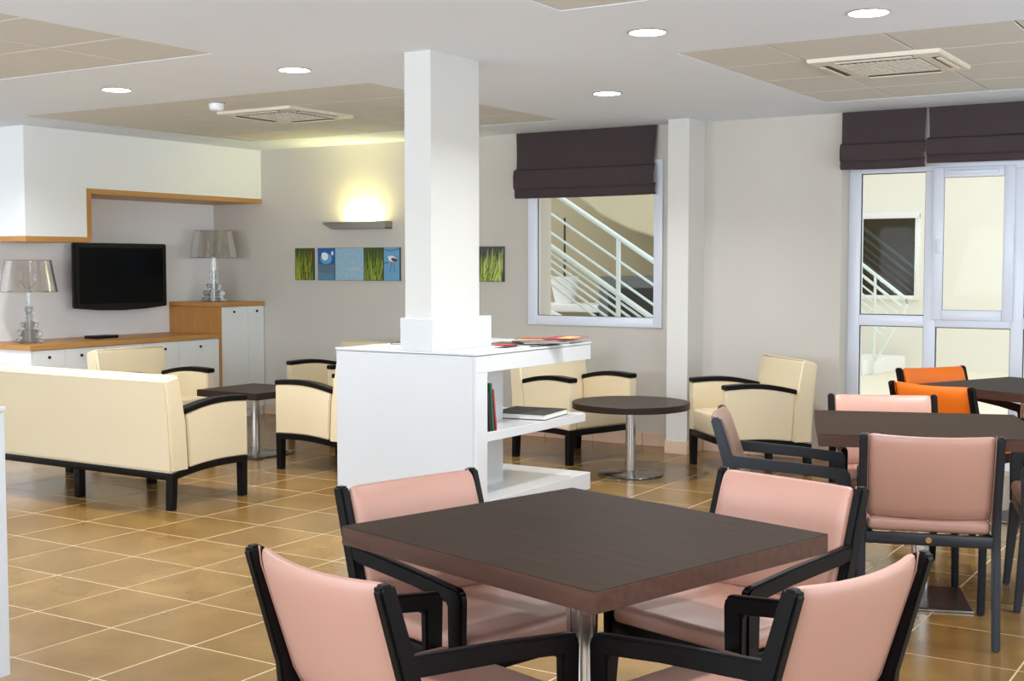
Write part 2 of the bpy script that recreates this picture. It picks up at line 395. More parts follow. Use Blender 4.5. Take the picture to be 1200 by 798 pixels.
# roman blinds
def blind(name, x0, x1, z0, label, seed, drop=(.34, .20)):
    rng = random.Random(seed); t = thing(name, label, 'blind', ((x0+x1)/2, YB-.03, z0), 0, 'dark roman blinds on the back wall'); w = x1-x0; H = ZC-z0
    def sheet(prof, nx=28, pinch=0, amp=.004):
        bm = bmesh.new(); ph = rng.random()*6; rows = []
        for z, y, s in prof:
            rows.append([bm.verts.new(((k/nx-.5)*w*(1-pinch*s), -y-amp*math.sin(ph+k*.55+z*9)*s, z-.012*s*math.sin(math.pi*k/nx)*(1 if pinch else .4))) for k in range(nx+1)])
        for a, b in zip(rows, rows[1:]):
            for k in range(nx): bm.faces.new((a[k], a[k+1], b[k+1], b[k]))
        g = bmesh.ops.solidify(bm, geom=list(bm.faces), thickness=.004); return bm
    zf = H-drop[0]*H/.56*1.0; zf = H*(1-.58)
    obj('fabric', sheet([(H-.002, .0, 0), (H*.85, .004, .3), (H*.65, .012, .7), (zf+.03, .02, 1), (zf, .026, 1)], pinch=.025), 'blind', t)
    obj('fold', sheet([(zf+.012, .018, 0), (zf-.0, .042, .4), (zf-.05, .052, .8), (H*.16, .05, 1), (H*.13, .036, 1), (H*.15, .02, .6)]), 'blind', t)
    obj('hem', sheet([(H*.17, .018, .2), (H*.12, .030, .5), (.02, .034, 1), (.0, .022, 1), (.015, .012, .6)]), 'blind', t)
    obj('head_rail', B(((-w/2+.01, .0, H-.035), (w/2-.01, .026, H-.003)), bev=.003), 'plastic_white', t)
    return t
blind('roman_blind', -5.61, -4.33, 1.965, 'wide dark brown roman blind half lowered over the window with stair rails', 1)
blind('roman_blind', -2.88, -2.292, 2.093, 'narrow dark brown roman blind, left one of the pair over the tall window', 2)
blind('roman_blind', -2.278, -1.15, 2.115, 'dark brown roman blind above the opening sash, cut off by the right edge', 3)

# ------------------------------------------------------------------ left built-in furniture
Xc = -8.46
cab = thing('low_cabinet', 'long low white cabinet unit with round black knobs under the television', 'cabinet', (0, 0, 0))
obj('carcass', B(((XL+.002, 6.40, .07), (Xc-.022, 8.41, .75))), 'cabinet_white', cab, smooth=False)
obj('plinth', B(((XL+.002, 6.42, 0), (Xc-.03, 8.41, .07))), 'cabinet_white', cab, smooth=False)
obj('end_panel', B(((XL+.002, 6.385, .0), (Xc, 6.40, .75))), 'cabinet_white', cab, smooth=False)
dy = [6.402, 6.71, 7.11, 7.51, 7.915, 8.408]
ky = [6.555, 6.867, 7.31, 7.757, 8.172]
for a, b, k in zip(dy, dy[1:], ky):
    d = obj('door', B(((Xc-.02, a+.002, .075), (Xc, b-.002, .747)), bev=.002, seg=1), 'cabinet_white', cab)
    bm = bmesh.new(); cyl(bm, (Xc, k, .689), (Xc+.014, k, .689), .011, seg=14, bev=.002); obj('knob', bm, 'tv_black', d)
tag(obj('cabinet_worktop', B(((XL+.002, 6.37, .752), (Xc+.012, 8.41, .792)), bev=.002, seg=1), 'oak'), 'long oak worktop on the low cabinets below the television', 'worktop')
tall = thing('tall_cabinet', 'taller white corner cabinet with oak top and oak side beside the worktop', 'cabinet', (0, 0, 0))
obj('carcass', B(((XL+.002, 8.432, .07), (Xc-.022, 8.998, 1.035))), 'cabinet_white', tall, smooth=False)
obj('plinth', B(((XL+.002, 8.432, 0), (Xc-.012, 8.985, .07))), 'cabinet_white', tall, smooth=False)
obj('side_panel', B(((XL+.002, 8.412, .0), (Xc+.01, 8.432, 1.035)), bev=.001, seg=1), 'oak_side', tall, smooth=False)
obj('top', B(((XL+.002, 8.412, 1.037), (Xc+.012, 8.998, 1.075)), bev=.002, seg=1), 'oak', tall)
for a, b, k in ((8.434, 8.785, 8.593), (8.785, 8.996, 8.893)):
    d = obj('door', B(((Xc-.02, a+.002, .075), (Xc+.004, b-.002, 1.033)), bev=.002, seg=1), 'cabinet_white', tall)
    bm = bmesh.new(); cyl(bm, (Xc+.004, k, .986), (Xc+.018, k, .986), .011, seg=14, bev=.002); obj('knob', bm, 'tv_black', d)
Xs = -8.477
sof = thing('wall_cupboard', 'white stepped overhead cupboard with oak edging above the television', 'cupboard', (0, 0, 0))
obj('body', B(((XL+.002, 6.375, 1.645), (Xs, 6.962, ZC-.001)), ((XL+.002, 6.962, 2.042), (Xs, 8.998, ZC-.001))), 'cabinet_white', sof, smooth=False)
obj('lower_edging', B(((XL+.002, 6.370, 1.603), (Xs+.006, 7.006, 1.645)), bev=.001, seg=1), 'oak', sof)
obj('riser_edging', B(((XL+.002, 6.962, 1.645), (Xs+.006, 7.006, 2.042)), bev=.001, seg=1), 'oak_side', sof)
obj('upper_edging', B(((XL+.002, 7.006, 2.0), (Xs+.006, 8.998, 2.042)), bev=.001, seg=1), 'oak', sof)

# television
tv = thing('television', 'black flat screen television on the white wall', 'television', (-8.975, 7.725, 1.315), R(-2))
bm = bmesh.new()
pts = [(-.5, -.268), (-.25, -.29), (0, -.297), (.25, -.29), (.5, -.268), (.5, .295), (-.5, .295)]
prism(bm, pts, 'x', -.02, .03, .008); obj('bezel', bm, 'tv_black', tv)
bm = bmesh.new(); prism(bm, [(-.43, -.20), (.43, -.20), (.40, .22), (-.40, .22)], 'x', -.07, -.02, .01); obj('rear_housing', bm, 'tv_black', tv)
obj('screen', B(((.026, -.452, -.232), (.032, .452, .255))), 'screen', tv, smooth=False)
obj('wall_bracket', B(((-.128, -.12, -.1), (-.07, .12, .1)), bev=.004), 'tv_black', tv)
# remote / set top box
st = thing('set_top_box', 'small flat black box lying on the oak worktop', 'box', (-8.80, 7.36, .792), R(4))
obj('housing', B(((-.075, -.125, 0), (.075, .125, .026)), bev=.006), 'tv_black', st)
obj('foot', B(((-.06, -.1, -.0002), (.06, .1, .004))), 'dark_slot', st)

# baroque clear plastic lamps
def lamp(loc, label, s):
    t = thing('table_lamp', label, 'lamp', loc, R(18), 'clear plastic baroque table lamps')
    prof = [(.012, .0), (.125, 0), (.135, .018), (.118, .034), (.098, .03), (.092, .045), (.112, .062), (.115, .085), (.098, .104), (.074, .108), (.058, .098), (.052, .112), (.068, .128), (.083, .150), (.07, .168), (.045, .17),
            (.038, .185), (.05, .203), (.052, .222), (.036, .236), (.026, .242), (.04, .258), (.046, .27), (.03, .282), (.021, .30), (.019, .40), (.03, .415), (.012, .422)]
    for k in range(4):
        bm = bmesh.new(); rot = Matrix.Rotation(k*math.pi/2, 4, 'Z')
        prism(bm, prof, 'y', -.005, .005, .0015, 1, mat=rot)
        fin = obj('fin', bm, 'clear_plastic', t)
        bm = bmesh.new()
        for (cx, cz, rr) in ((.095, .075, .022), (.068, .145, .016), (.105, .018, .015)):
            p = [Vector((cx+rr*math.cos(a), 0, cz+rr*math.sin(a))) for a in [q*math.pi/6 for q in range(11)]]
            tube(bm, [rot @ v for v in p], .004, 6)
        obj('scroll', bm, 'steel', fin)
    bm = bmesh.new()
    for z, r in ((.008, .06), (.105, .05), (.242, .028), (.285, .035), (.415, .028)): lathe(bm, [(r*.6, z-.008), (r, z-.003), (r, z+.003), (r*.6, z+.008)], 20)
    cyl(bm, (0, 0, 0), (0, 0, .43), .009, seg=12); obj('stem', bm, 'clear_plastic', t)
    bm = bmesh.new()
    for k in range(3):
        a = 2*math.pi*k/3; c, q = math.cos(a), math.sin(a)
        tube(bm, [(0, 0, .43), (c*.03, q*.03, .45), (c*.055, q*.055, .48), (c*.06, q*.06, .51)], .006, 8)
        cyl(bm, (c*.06, q*.06, .51), (c*.06, q*.06, .57), .012, .008, 10)
    obj('candle_arms', bm, 'clear_plastic', t)
    bm = bmesh.new(); seg = 48; A = []
    for z, r in ((.412, .217), (.665, .172)): A.append([bm.verts.new((r*math.cos(2*math.pi*k/seg)*(1+.03*(k % 2)), r*math.sin(2*math.pi*k/seg)*(1+.03*(k % 2)), z)) for k in range(seg)])
    for k in range(seg): bm.faces.new((A[0][k], A[0][(k+1) % seg], A[1][(k+1) % seg], A[1][k]))
    bmesh.ops.solidify(bm, geom=list(bm.faces), thickness=.003); sh = obj('shade', bm, 'smoke_shade', t)
    for z, r in ((.413, .219), (.664, .174)):
        bm = bmesh.new(); tube(bm, [(r*math.cos(a), r*math.sin(a), z) for a in [2*math.pi*q/40 for q in range(41)]], .003, 6)
        obj('rim', bm, 'clear_plastic', sh)
    t.scale = (s, s, s); return t
lamp((-8.765, 6.61, .7925), 'clear baroque table lamp on the low worktop left of the television', 1.0)
lamp((-8.80, 8.69, 1.0755), 'clear baroque table lamp on the taller oak topped cabinet in the corner', 1.0)

# ------------------------------------------------------------------ wall light and pictures
wl = thing('wall_light', 'brushed metal uplighter glowing yellow on the back wall', 'wall light', (-7.275, YB, 1.74))
bm = bmesh.new()
prism(bm, [(-.353, .048), (-.25, 0), (.353, 0), (.353, .066), (-.353, .066)], 'y', -.115, -.108, .001, 1)
prism(bm, [(-.353, .048), (-.25, 0), (.353, 0), (.353, .008), (-.247, .008), (-.345, .056), (-.353, .056)], 'y', -.108, 0, 0)
prism(bm, [(.345, 0), (.353, 0), (.353, .066), (.345, .066)], 'y', -.108, 0, 0)
obj('trough', bm, 'brushed', wl)
bm = bmesh.new(); cyl(bm, (-.13, -.06, .03), (.2, -.06, .03), .012, seg=12); obj('lamp_tube', bm, 'lamp_warm', wl)
a = area('uplight', (-7.24, YB-.06, 1.80), (R(180), 0, 0), .3, .06, 4.6, (1, .9, .34)); a.rotation_euler = (R(180-8), 0, 0)

rng = random.Random(3)
def canvas(x0, x1, mat, label, deco=None):
    t = thing('canvas_print', label, 'picture', ((x0+x1)/2, YB, 1.427), 0, 'wildlife photo prints along the back wall'); w = x1-x0; h = .295
    obj('canvas', B(((-w/2+.001, -.022, -h/2), (w/2-.001, 0, h/2)), bev=.001, seg=1), 'canvas_edge', t, smooth=False)
    fr = obj('print', B(((-w/2+.002, -.0235, -h/2+.002), (w/2-.002, -.022, h/2-.002))), mat, t, smooth=False)
    if deco: deco(fr, w-.008, h-.008)
    return t
def flat(bm, pts, mi=0, d=-.0242):
    t = [bm.verts.new((x, d, z)) for x, z in pts]; g = [bm.verts.new((x, -.0235, z)) for x, z in pts]
    bm.faces.new(t).material_index = mi; n = len(pts)
    for i in range(n): bm.faces.new((t[i], t[(i+1) % n], g[(i+1) % n], g[i])).material_index = mi
def clampw(v, a): return max(-a, min(a, v))
def grass(par, w, h, reed=True, lean=.0, pale=False):
    bm = bmesh.new(); mats = ['ink_grass_c', 'ink_grass_a', 'ink_grass_b', 'ink_reed', 'ink_grass_d']
    if reed:
        for k in range(2):
            x = w*(.22+.16*k); flat(bm, [(x, -h*.5), (x+.012, -h*.5), (x+.03, h*.49), (x+.006, h*.49)], 3, -.0243)
    for k in range(120):
        x = (rng.random()-.5)*w; top = (-.15+rng.random()*.65)*h; d = lean+(rng.random()-.5)*.13; bw = .0015+rng.random()*(.008 if pale else .0045)
        c = [0, 1, 0, 2, 1, 3 if reed else 0, 2][k % 7] if not pale else [1, 2, 2, 4, 0][k % 5]
        P = [(clampw(x-bw, w/2), -h/2), (clampw(x+bw, w/2), -h/2), (clampw(x+d*.5+bw, w/2), (top-h/2)/2), (clampw(x+d, w/2), min(top, h/2))]
        if len({round(p[0], 4) for p in P}) > 2: flat(bm, P, c, -.0245-.00001*k)
    o = obj('blade_print', bm, mats, par, smooth=False); o['kind'] = 'stuff'
def ell(cx, cz, rx, rz, n=18, rot=0):
    return [(cx+rx*math.cos(a)*math.cos(rot)-rz*math.sin(a)*math.sin(rot), cz+rx*math.cos(a)*math.sin(rot)+rz*math.sin(a)*math.cos(rot)) for a in [2*math.pi*k/n for k in range(n)]]
def swan(par, w, h):
    bm = bmesh.new()
    flat(bm, [(-w/2, -h/2), (w/2, -h/2), (w/2, 0), (0, -.01), (-w/2, .005)], 1)
    flat(bm, [(-w/2, -h/2), (w/2, -h/2), (w/2, -.09), (-w/2, -.075)], 2, -.0246)
    flat(bm, ell(.0, .05, .07, .05), 3, -.0247); flat(bm, ell(-.012, .07, .038, .036), 0, -.0249); flat(bm, ell(-.03, .085, .022, .022), 0, -.0250)
    flat(bm, ell(.075, .1, .012, .02), 0, -.0248)
    obj('bird_print', bm, ['ink_swan', 'ink_slate', 'ink_water', 'ink_lake'], par, smooth=False)
def flamingo(par, w, h):
    bm = bmesh.new()
    flat(bm, ell(.01, .045, .045, .026, rot=-.2), 0, -.0246); flat(bm, ell(.03, .038, .035, .016, rot=-.25), 1, -.0248); flat(bm, ell(-.01, .062, .028, .012), 0, -.0249)
    for a, b in ((.0, -.02), (.015, .04)): flat(bm, [(a, .025), (a+.004, .025), (b+.004, -.075), (b, -.075)], 2, -.0246)
    flat(bm, [(-w/2, .005), (-.03, .01), (-.03, .016), (-w/2, .014)], 3, -.0246); flat(bm, [(-w/2, .13), (-.0, .12), (w/2, .138), (w/2, .134), (0, .114), (-w/2, .125)], 2, -.0246)
    obj('bird_print', bm, ['ink_swan', 'ink_rust', 'ink_legs', 'ink_grass_c'], par, smooth=False)
def duck(par, w, h):
    bm = bmesh.new(); flat(bm, [(-w/2, -h/2), (w/2, -h/2), (w/2, -.01), (-w/2, -.02)], 0); flat(bm, ell(0, .0, .03, .018), 1, -.0247); flat(bm, ell(.005, -.055, .024, .03), 2, -.0247)
    obj('bird_print', bm, ['ink_mist', 'ink_bill', 'ink_swan'], par, smooth=False)
def skyd(par, w, h):
    bm = bmesh.new(); flat(bm, ell(.03, -.045, .09, .008), 0, -.0243); flat(bm, ell(.08, -.035, .05, .006), 0, -.0244); obj('cloud_print', bm, ['ink_mist'], par, smooth=False)
canvas(-8.043, -7.82, 'ink_grass_c', 'canvas of green reeds with a brown bulrush, leftmost picture of the row', lambda p, w, h: grass(p, w, h))
canvas(-7.768, -7.566, 'ink_deepblue', 'canvas with a white bird in deep blue, second picture of the row', swan)
canvas(-7.562, -7.226, 'ink_sky', 'widest canvas showing plain pale blue sky', skyd)
canvas(-7.222, -7.007, 'ink_grass_c', 'canvas of thin yellow green grass between blue pictures', lambda p, w, h: grass(p, w, h, False, .02))
canvas(-7.003, -6.826, 'ink_lake', 'canvas of a wading bird on blue water', flamingo)
canvas(-6.16, -5.983, 'ink_forest', 'canvas with a bird on misty water partly hidden by the column', duck)
canvas(-5.979, -5.74, 'ink_charcoal', 'canvas of broad pale green leaves right of the column', lambda p, w, h: grass(p, w, h, False, .05, True))

# ------------------------------------------------------------------ ceiling fittings
def downlight(x, y, label, e=14):
    t = thing('downlight', label, 'ceiling light', (x, y, ZC), 0, 'round recessed downlights')
    bm = bmesh.new(); lathe(bm, [(.084, .0), (.084, -.006), (.094, -.004), (.094, .0)], 32); obj('ring', bm, 'steel', t)
    bm = bmesh.new(); lathe(bm, [(.002, -.003), (.084, -.003), (.084, .001), (.002, .001)], 32); obj('diffuser', bm, 'lamp_disc', t)
    area('downlight_lamp', (x, y, ZC-.02), (0, 0, 0), .15, .15, e, (.93, .96, 1), 140, 'DISK')
    return t
for x, y, l in ((-6.29, 5.41, 'downlight nearest the television wall, leftmost of the lit discs'), (-4.82, 5.39, 'downlight just left of the column'),
                (-2.66, 5.40, 'downlight right of the column, second from the right'), (-3.81, 7.17, 'downlight in front of the small window blind'),
                (-1.655, 5.49, 'downlight beside the right ceiling cassette, rightmost in view'), (-4.30, 3.32, 'downlight at the top edge of the picture above the left area'),
                (-7.76, 5.41, 'added unseen downlight above the near end of the wall cupboard, outside the picture'),  # added to brighten the wall cupboard and television wall
                (-6.29, 1.4, 'downlight behind the viewpoint at left'), (-3.81, .4, 'downlight above the viewpoint'), (-.8, 2.6, 'downlight above the front table'), (.6, 5.45, 'downlight at far right of the ceiling')):
    downlight(x, y, l)
def cassette(x, y, label):
    t = thing('ceiling_cassette', label, 'air conditioner', (x, y, ZC-.012), 0, 'air conditioning cassettes in the ceiling')
    h = .345
    bm = bmesh.new(); prism(bm, [(-h, -h), (h, -h), (h, h), (-h, h)], 'z', -.006, .028, .006); obj('panel', bm, 'ac_cream', t)
    for k in range(4):
        rot = Matrix.Rotation(k*math.pi/2, 4, 'Z'); bm = bmesh.new(); box(bm, (-.2, .268, -.008), (.2, .305, .0), .002, 1, mat=rot); s = obj('air_slot', bm, 'dark_slot', t)
        bm = bmesh.new(); box(bm, (-.2, .292, -.016), (.2, .318, -.009), .003, 1, mat=rot @ Matrix.Translation((0, .0, .0))); obj('louvre', bm, 'ac_cream', s)
    g = obj('grille', B(((-.215, -.215, -.0085), (.215, .215, -.005))), 'dark_slot', t, smooth=False)
    for k in range(9): obj('grille_bar', B(((-.215, -.205+k*.0475, -.012), (.215, -.186+k*.0475, -.006))), 'ac_cream', g, smooth=False)
    for k in range(13): obj('grille_bar', B(((-.215+k*.0345, -.215, -.0125), (-.207+k*.0345, .215, -.006))), 'ac_cream', g, smooth=False)
cassette(-1.97, 6.93, 'square ceiling air conditioner with grille above the orange chairs')
cassette(-6.28, 6.93, 'square ceiling air conditioner above the lounge seats')
dt = thing('smoke_detector', 'small white round detector hanging from the lounge ceiling', 'detector', (-6.24, 6.21, ZC+.012))
bm = bmesh.new(); lathe(bm, [(.002, -.066), (.035, -.066), (.05, -.054), (.053, -.022), (.053, 0), (.002, 0)], 28); obj('cover', bm, 'plastic_white', dt)
bm = bmesh.new(); lathe(bm, [(.045, -.018), (.0545, -.018), (.0545, -.013), (.045, -.013)], 28); obj('vent_ring', bm, 'dark_slot', dt)

# ------------------------------------------------------------------ bookcase around the column
X0, X1, Y0, Y1 = -4.41, -3.51, 5.24, 6.42
bc = thing('bookcase', 'white lacquered open bookcase built round the white column', 'bookcase', (0, 0, 0))
obj('core', B(((-4.05, Y0+.1, 0), (-3.77, 5.89, .88))), 'lacquer', bc, smooth=False)
fp = obj('front_panel', B(((X0, Y0, .128), (X1, Y0+.1, .88)), bev=.002, seg=1), 'lacquer', bc)
obj('facing', B(((X0+.006, Y0-.004, .132), (X1-.02, Y0, .955)), bev=.001, seg=1), 'lacquer', fp)
obj('shelf', B(((X0, Y0+.1, .527), (X1, Y1-.06, .575)), bev=.002, seg=1), 'lacquer', bc)
obj('base_shelf', B(((X0, Y0+.1, .128), (X1, Y1, .226)), bev=.002, seg=1), 'lacquer', bc)
obj('apron', B(((X0, Y0, .88), (X1, Y1, .965)), bev=.002, seg=1), 'lacquer', bc)
obj('top', B(((X0-.003, Y0-.007, .968), (X1+.003, Y1+.003, .98)), bev=.002, seg=1), 'lacquer', bc)
obj('plinth', B(((X0+.12, Y0+.12, 0), (X1-.12, Y1-.12, .128))), 'lacquer', bc, smooth=False)
obj('column_casing', B(((-3.985, 5.243, .9795), (-3.78, 5.79, 1.147)), bev=.002, seg=1), 'lacquer', bc)
b2 = thing('bookcase', 'white lacquered bookcase end cut off at the left edge of the picture', 'bookcase', (0, 0, 0))
obj('body', B(((-4.34, 1.3, .128), (-3.445, 2.5, .96)), bev=.002, seg=1), 'lacquer', b2)
obj('top', B(((-4.343, 1.297, .966), (-3.442, 2.503, .98)), bev=.002, seg=1), 'lacquer', b2)
obj('plinth', B(((-4.22, 1.42, 0), (-3.565, 2.38, .128))), 'lacquer', b2, smooth=False)
obj('shadow_gap', B(((-4.33, 1.31, .96), (-3.455, 2.49, .966))), 'gasket', b2, smooth=False)

def book(loc, rz, size, cover, label, tilt=0, name='book', cat='book', group=None, spine=None):
    t = thing(name, label, cat, loc, rz, group); l, wd, h = size; t.rotation_euler = (0, tilt, rz)
    c = .004 if h > .012 else .001
    obj('pages', B(((-l/2+.004, -wd/2+.004, c), (l/2-.003, wd/2-.004, h-c))), 'paper', t, smooth=False)
    bm = bmesh.new(); box(bm, (-l/2, -wd/2, 0), (l/2, wd/2, c), 0); box(bm, (-l/2, -wd/2, h-c), (l/2, wd/2, h), 0); box(bm, (-l/2-.001, -wd/2, 0), (-l/2+.003, wd/2, h))
    cv = obj('cover', bm, cover, t, smooth=False)
    if spine: obj('cover_block', B(((-l/2+.03, -wd/2+.03, h), (l/2-.04, wd*.1, h+.0006))), spine, cv, smooth=False)
    return t
book((-3.70, 6.06, .5755), R(8), (.32, .33, .032), 'ink_charcoal', 'large dark grey hardback lying flat on the bookcase shelf')
def upright(y, x, h, th, cover, label, lean):
    t = thing('book', label, 'book', (x, y, .5755), 0, 'slim books leaning on the shelf'); t.rotation_euler = (R(lean), 0, 0)
    obj('cover', B(((-.17, -th/2, 0), (0, -th/2+.003, h)), ((-.17, th/2-.003, 0), (0, th/2, h)), ((-.002, -th/2, 0), (.001, th/2, h))), cover, t, smooth=False)
    obj('pages', B(((-.165, -th/2+.003, .003), (-.003, th/2-.003, h-.003))), 'paper', t, smooth=False)
upright(5.388, -3.524, .20, .018, 'ink_navy', 'dark navy slim book leaning against the bookcase end', 5)
upright(5.412, -3.522, .245, .02, 'ink_green', 'green and white slim book standing between two others', 6)
upright(5.437, -3.520, .215, .012, 'ink_red', 'thin red book, rightmost of the three leaning books', 8)
mags = [(-3.72, 5.98, 12, (.29, .21, .007), 'ink_brown', 'brown magazine near the column on the bookcase top', None, 0),
        (-3.62, 5.66, 96, (.27, .19, .006), 'paper', 'white magazine with a navy stripe at the bookcase corner', 'ink_navy', 0),
        (-3.66, 6.20, 70, (.29, .21, .006), 'ink_pinkish', 'pale pink magazine at the far end of the bookcase top', 'paper', .0075),
        (-3.75, 6.27, 25, (.28, .21, .006), 'ink_ochre', 'ochre magazine under the red one on the bookcase top', 'ink_crimson', .0145),
        (-3.60, 6.29, 100, (.26, .19, .006), 'ink_crimson', 'crimson magazine lying at the far corner of the bookcase top', 'ink_yellow', .0215),
        (-3.58, 5.98, 50, (.27, .20, .006), 'ink_black', 'black magazine overlapping a brown one on the bookcase top', 'ink_ochre', .0145),
        (-4.22, 5.75, 20, (.29, .21, .008), 'ink_brown', 'dark brown magazine left of the column casing', None, 0),
        (-4.17, 5.95, -15, (.28, .21, .012), 'ink_yellow', 'yellow magazine behind the left side of the column casing', None, 0.0085)]
for x, y, a, s, c, l, sp, dz in mags: book((x, y, .981+dz), R(a), s, c, l, name='magazine', cat='magazine', group='magazines on the bookcase', spine=sp)
# markers
for x, y, a, c, l in ((-3.63, 5.70, 20, 'ink_red', 'small red pen on the magazines beside the column'),):
    t = thing('pen', l, 'pen', (x, y, .9885), R(a)); bm = bmesh.new(); cyl(bm, (-.06, 0, .005), (.05, 0, .005), .005, seg=10); obj('barrel', bm, c, t)
    bm = bmesh.new(); cyl(bm, (.05, 0, .005), (.066, 0, .005), .005, .001, 10); obj('tip', bm, 'ink_black', t)

# ------------------------------------------------------------------ dining tables
def dining_table(loc, rz, w, d, label, top='wenge_top'):
    t = thing('dining_table', label, 'table', loc, rz, 'square dining tables'); h = .048
    bm = bmesh.new(); box(bm, (-w/2, -d/2, .75-h), (w/2, d/2, .7485), .0012, 1); obj('edge_band', bm, 'wenge_edge', t)
    bm = bmesh.new(); box(bm, (-w/2+.0008, -d/2+.0008, .7483), (w/2-.0008, d/2-.0008, .75)); obj('top', bm, top, t, smooth=False)
    bm = bmesh.new(); cyl(bm, (0, 0, .012), (0, 0, .70), .038, seg=32); lathe(bm, [(.038, .62), (.0385, .62), (.0385, .624), (.038, .624)], 32); obj('pole', bm, 'steel', t)
    bm = bmesh.new(); box(bm, (-.2, -.2, .698), (.2, .2, .7018)); obj('mounting_plate', bm, 'black_wood', t)
    bm = bmesh.new(); box(bm, (-.195, -.195, 0), (.195, .195, .012), .003, 1); b = obj('base_plate', bm, 'steel', t)
    obj('base_cover', B(((-.19, -.19, .012), (.19, .19, .0135))), 'wenge_dark', b, smooth=False)
    return t
c1 = Vector((-1.554, 2.796)); a1 = R(-15.3)
dining_table((c1.x, c1.y, 0), a1, .90, .84, 'dark wood square table in the foreground with chrome pole')
c2 = Vector((-1.386, 5.449)); a2 = R(20)
dining_table((c2.x, c2.y, 0), a2, .87, .87, 'dark wood square table at right behind the pink chairs')
c3 = Vector((-1.33, 7.49)); a3 = R(-24.6)
dining_table((c3.x, c3.y, 0), a3, .84, .84, 'dark wood square table with orange chairs next to the window')

# ------------------------------------------------------------------ dining chairs (local: facing +x)
def dining_chair(label):
    t = thing('dining_chair', label, 'chair', (0, 0, 0), 0, 'black framed dining armchairs')
    yo = .255; th = .03
    for s in (-1, 1):
        a, b = (s*yo, s*(yo-th))
        bm = bmesh.new()
        prism(bm, [(-.315, 0), (-.282, 0), (-.222, .33), (-.205, .44), (-.222, .52), (-.308, .790), (-.314, .80), (-.344, .80), (-.350, .790), (-.272, .52), (-.262, .42), (-.272, .33)], 'y', min(a, b), max(a, b), .006)
        obj('leg', bm, 'black_wood', t)
        bm = bmesh.new()
        prism(bm, [(-.280, .647), (-.272, .600), (.0, .580), (.148, .562), (.1515, .373), (.2005, .373), (.205, .574), (.200, .595), (.188, .604), (.17, .606), (.0, .624)], 'y', min(a, b)+.0015, max(a, b)-.0015, .006)
        obj('armrest', bm, 'black_wood', t)
        bm = bmesh.new(); prism(bm, [(.195, 0), (.222, 0), (.2005, .372), (.1515, .372)], 'y', min(a, b), max(a, b), .005); obj('leg', bm, 'black_wood', t)
        bm = bmesh.new(); box(bm, (-.262, min(s*.225, s*.20), .375), (.16, max(s*.225, s*.20), .418), .004); obj('side_rail', bm, 'black_wood', t)
    bm = bmesh.new(); box(bm, (-.272, -.226, .375), (-.245, .226, .418), .004); rr = obj('rear_rail', bm, 'black_wood', t)
    bm = bmesh.new(); cyl(bm, (-.275, 0, .397), (-.27, 0, .397), .011, seg=18, bev=.001); obj('badge', bm, 'brass', rr)
    bm = bmesh.new(); box(bm, (.155, -.226, .372), (.195, .226, .425), .004); obj('front_rail', bm, 'black_wood', t)
    # seat cushion
    bm = bmesh.new(); box(bm, (-.245, -.222, .418), (.20, .222, .472), .022, 4)
    for v in bm.verts:
        if v.co.z > .45: v.co.z += .012*max(0, 1-(v.co.y/.24)**2)*max(0, 1-(v.co.x/.26)**2)
    obj('seat', bm, 'pink_leather', t)
    # curved backrest
    bm = bmesh.new(); nx, nz = 14, 10; hw = .226
    def P(u, v, side):
        y = (u*2-1)*hw; z = .469+v*.331
        xm = -.215-(z-.5)*.33 - .036*(1-(y/hw)**2)
        e = min(1, min(v, 1-v)*7, min(u, 1-u)*12+.35); tck = .011+.014*math.sqrt(max(0, e))
        zz = z+.0*side
        return (xm+side*tck, y, zz-.006*(1-(y/hw)**2)*(v > .9))
    for side in (1, -1):
        G = [[bm.verts.new(P(i/nx, j/nz, side)) for i in range(nx+1)] for j in range(nz+1)]
        for j in range(nz):
            for i in range(nx): bm.faces.new((G[j][i], G[j][i+1], G[j+1][i+1], G[j+1][i]))
        if side == 1: F = G
    Bk = G
    for i in range(nx):
        for j in (0, nz): bm.faces.new((F[j][i], F[j][i+1], Bk[j][i+1], Bk[j][i]))
    for j in range(nz):
        for i in (0, nx): bm.faces.new((F[j][i], F[j+1][i], Bk[j+1][i], Bk[j][i]))
    o = obj('backrest', bm, 'pink_leather', t)
    m = o.modifiers.new('round', 'SUBSURF'); m.levels = 1; m.render_levels = 1
    for s in (-1, 1):
        bm = bmesh.new(); tube(bm, [(P(.5+s*.5, v/8, -1)[0]-.001, s*.2245, P(1, v/8, -1)[2]) for v in range(0, 9)], .0022, 6)
        obj('piping', bm, 'pink_leather', o)
    return t
ex = Vector((math.cos(a1), math.sin(a1))); ey = Vector((-ex.y, ex.x))
def at1(u, v): p = c1+ex*u+ey*v; return (p.x, p.y, 0)
ch = dining_chair('pink leather dining chair at the left side of the foreground table, back against the bookcase')
ch.location = at1(-.375, -.004); ch.rotation_euler = (0, 0, a1)
G1 = 'black framed dining armchairs'
dup(ch, at1(.026, -.49), a1+R(90), 'nearest pink leather dining chair seen from behind at lower left')
dup(ch, at1(.052, .492), a1-R(90), 'pink leather dining chair at the far side of the foreground table')
dup(ch, at1(.494, -.02), a1+R(180), 'pink leather dining chair at lower right seen from behind, turned left')
dup(ch, (-1.272, 5.052, 0), R(108), 'pink leather dining chair with brass badge on its rear rail, back to the camera', swap={'black_wood': 'black_wood_blue_lit'})
BL = {'black_wood': 'black_wood_blue_lit'}
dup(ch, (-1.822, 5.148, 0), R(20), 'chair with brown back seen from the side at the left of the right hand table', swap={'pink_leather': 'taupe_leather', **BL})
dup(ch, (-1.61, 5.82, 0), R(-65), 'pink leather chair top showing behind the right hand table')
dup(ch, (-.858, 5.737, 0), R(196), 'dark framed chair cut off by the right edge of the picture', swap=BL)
OR = {'pink_leather': 'orange_leather'}
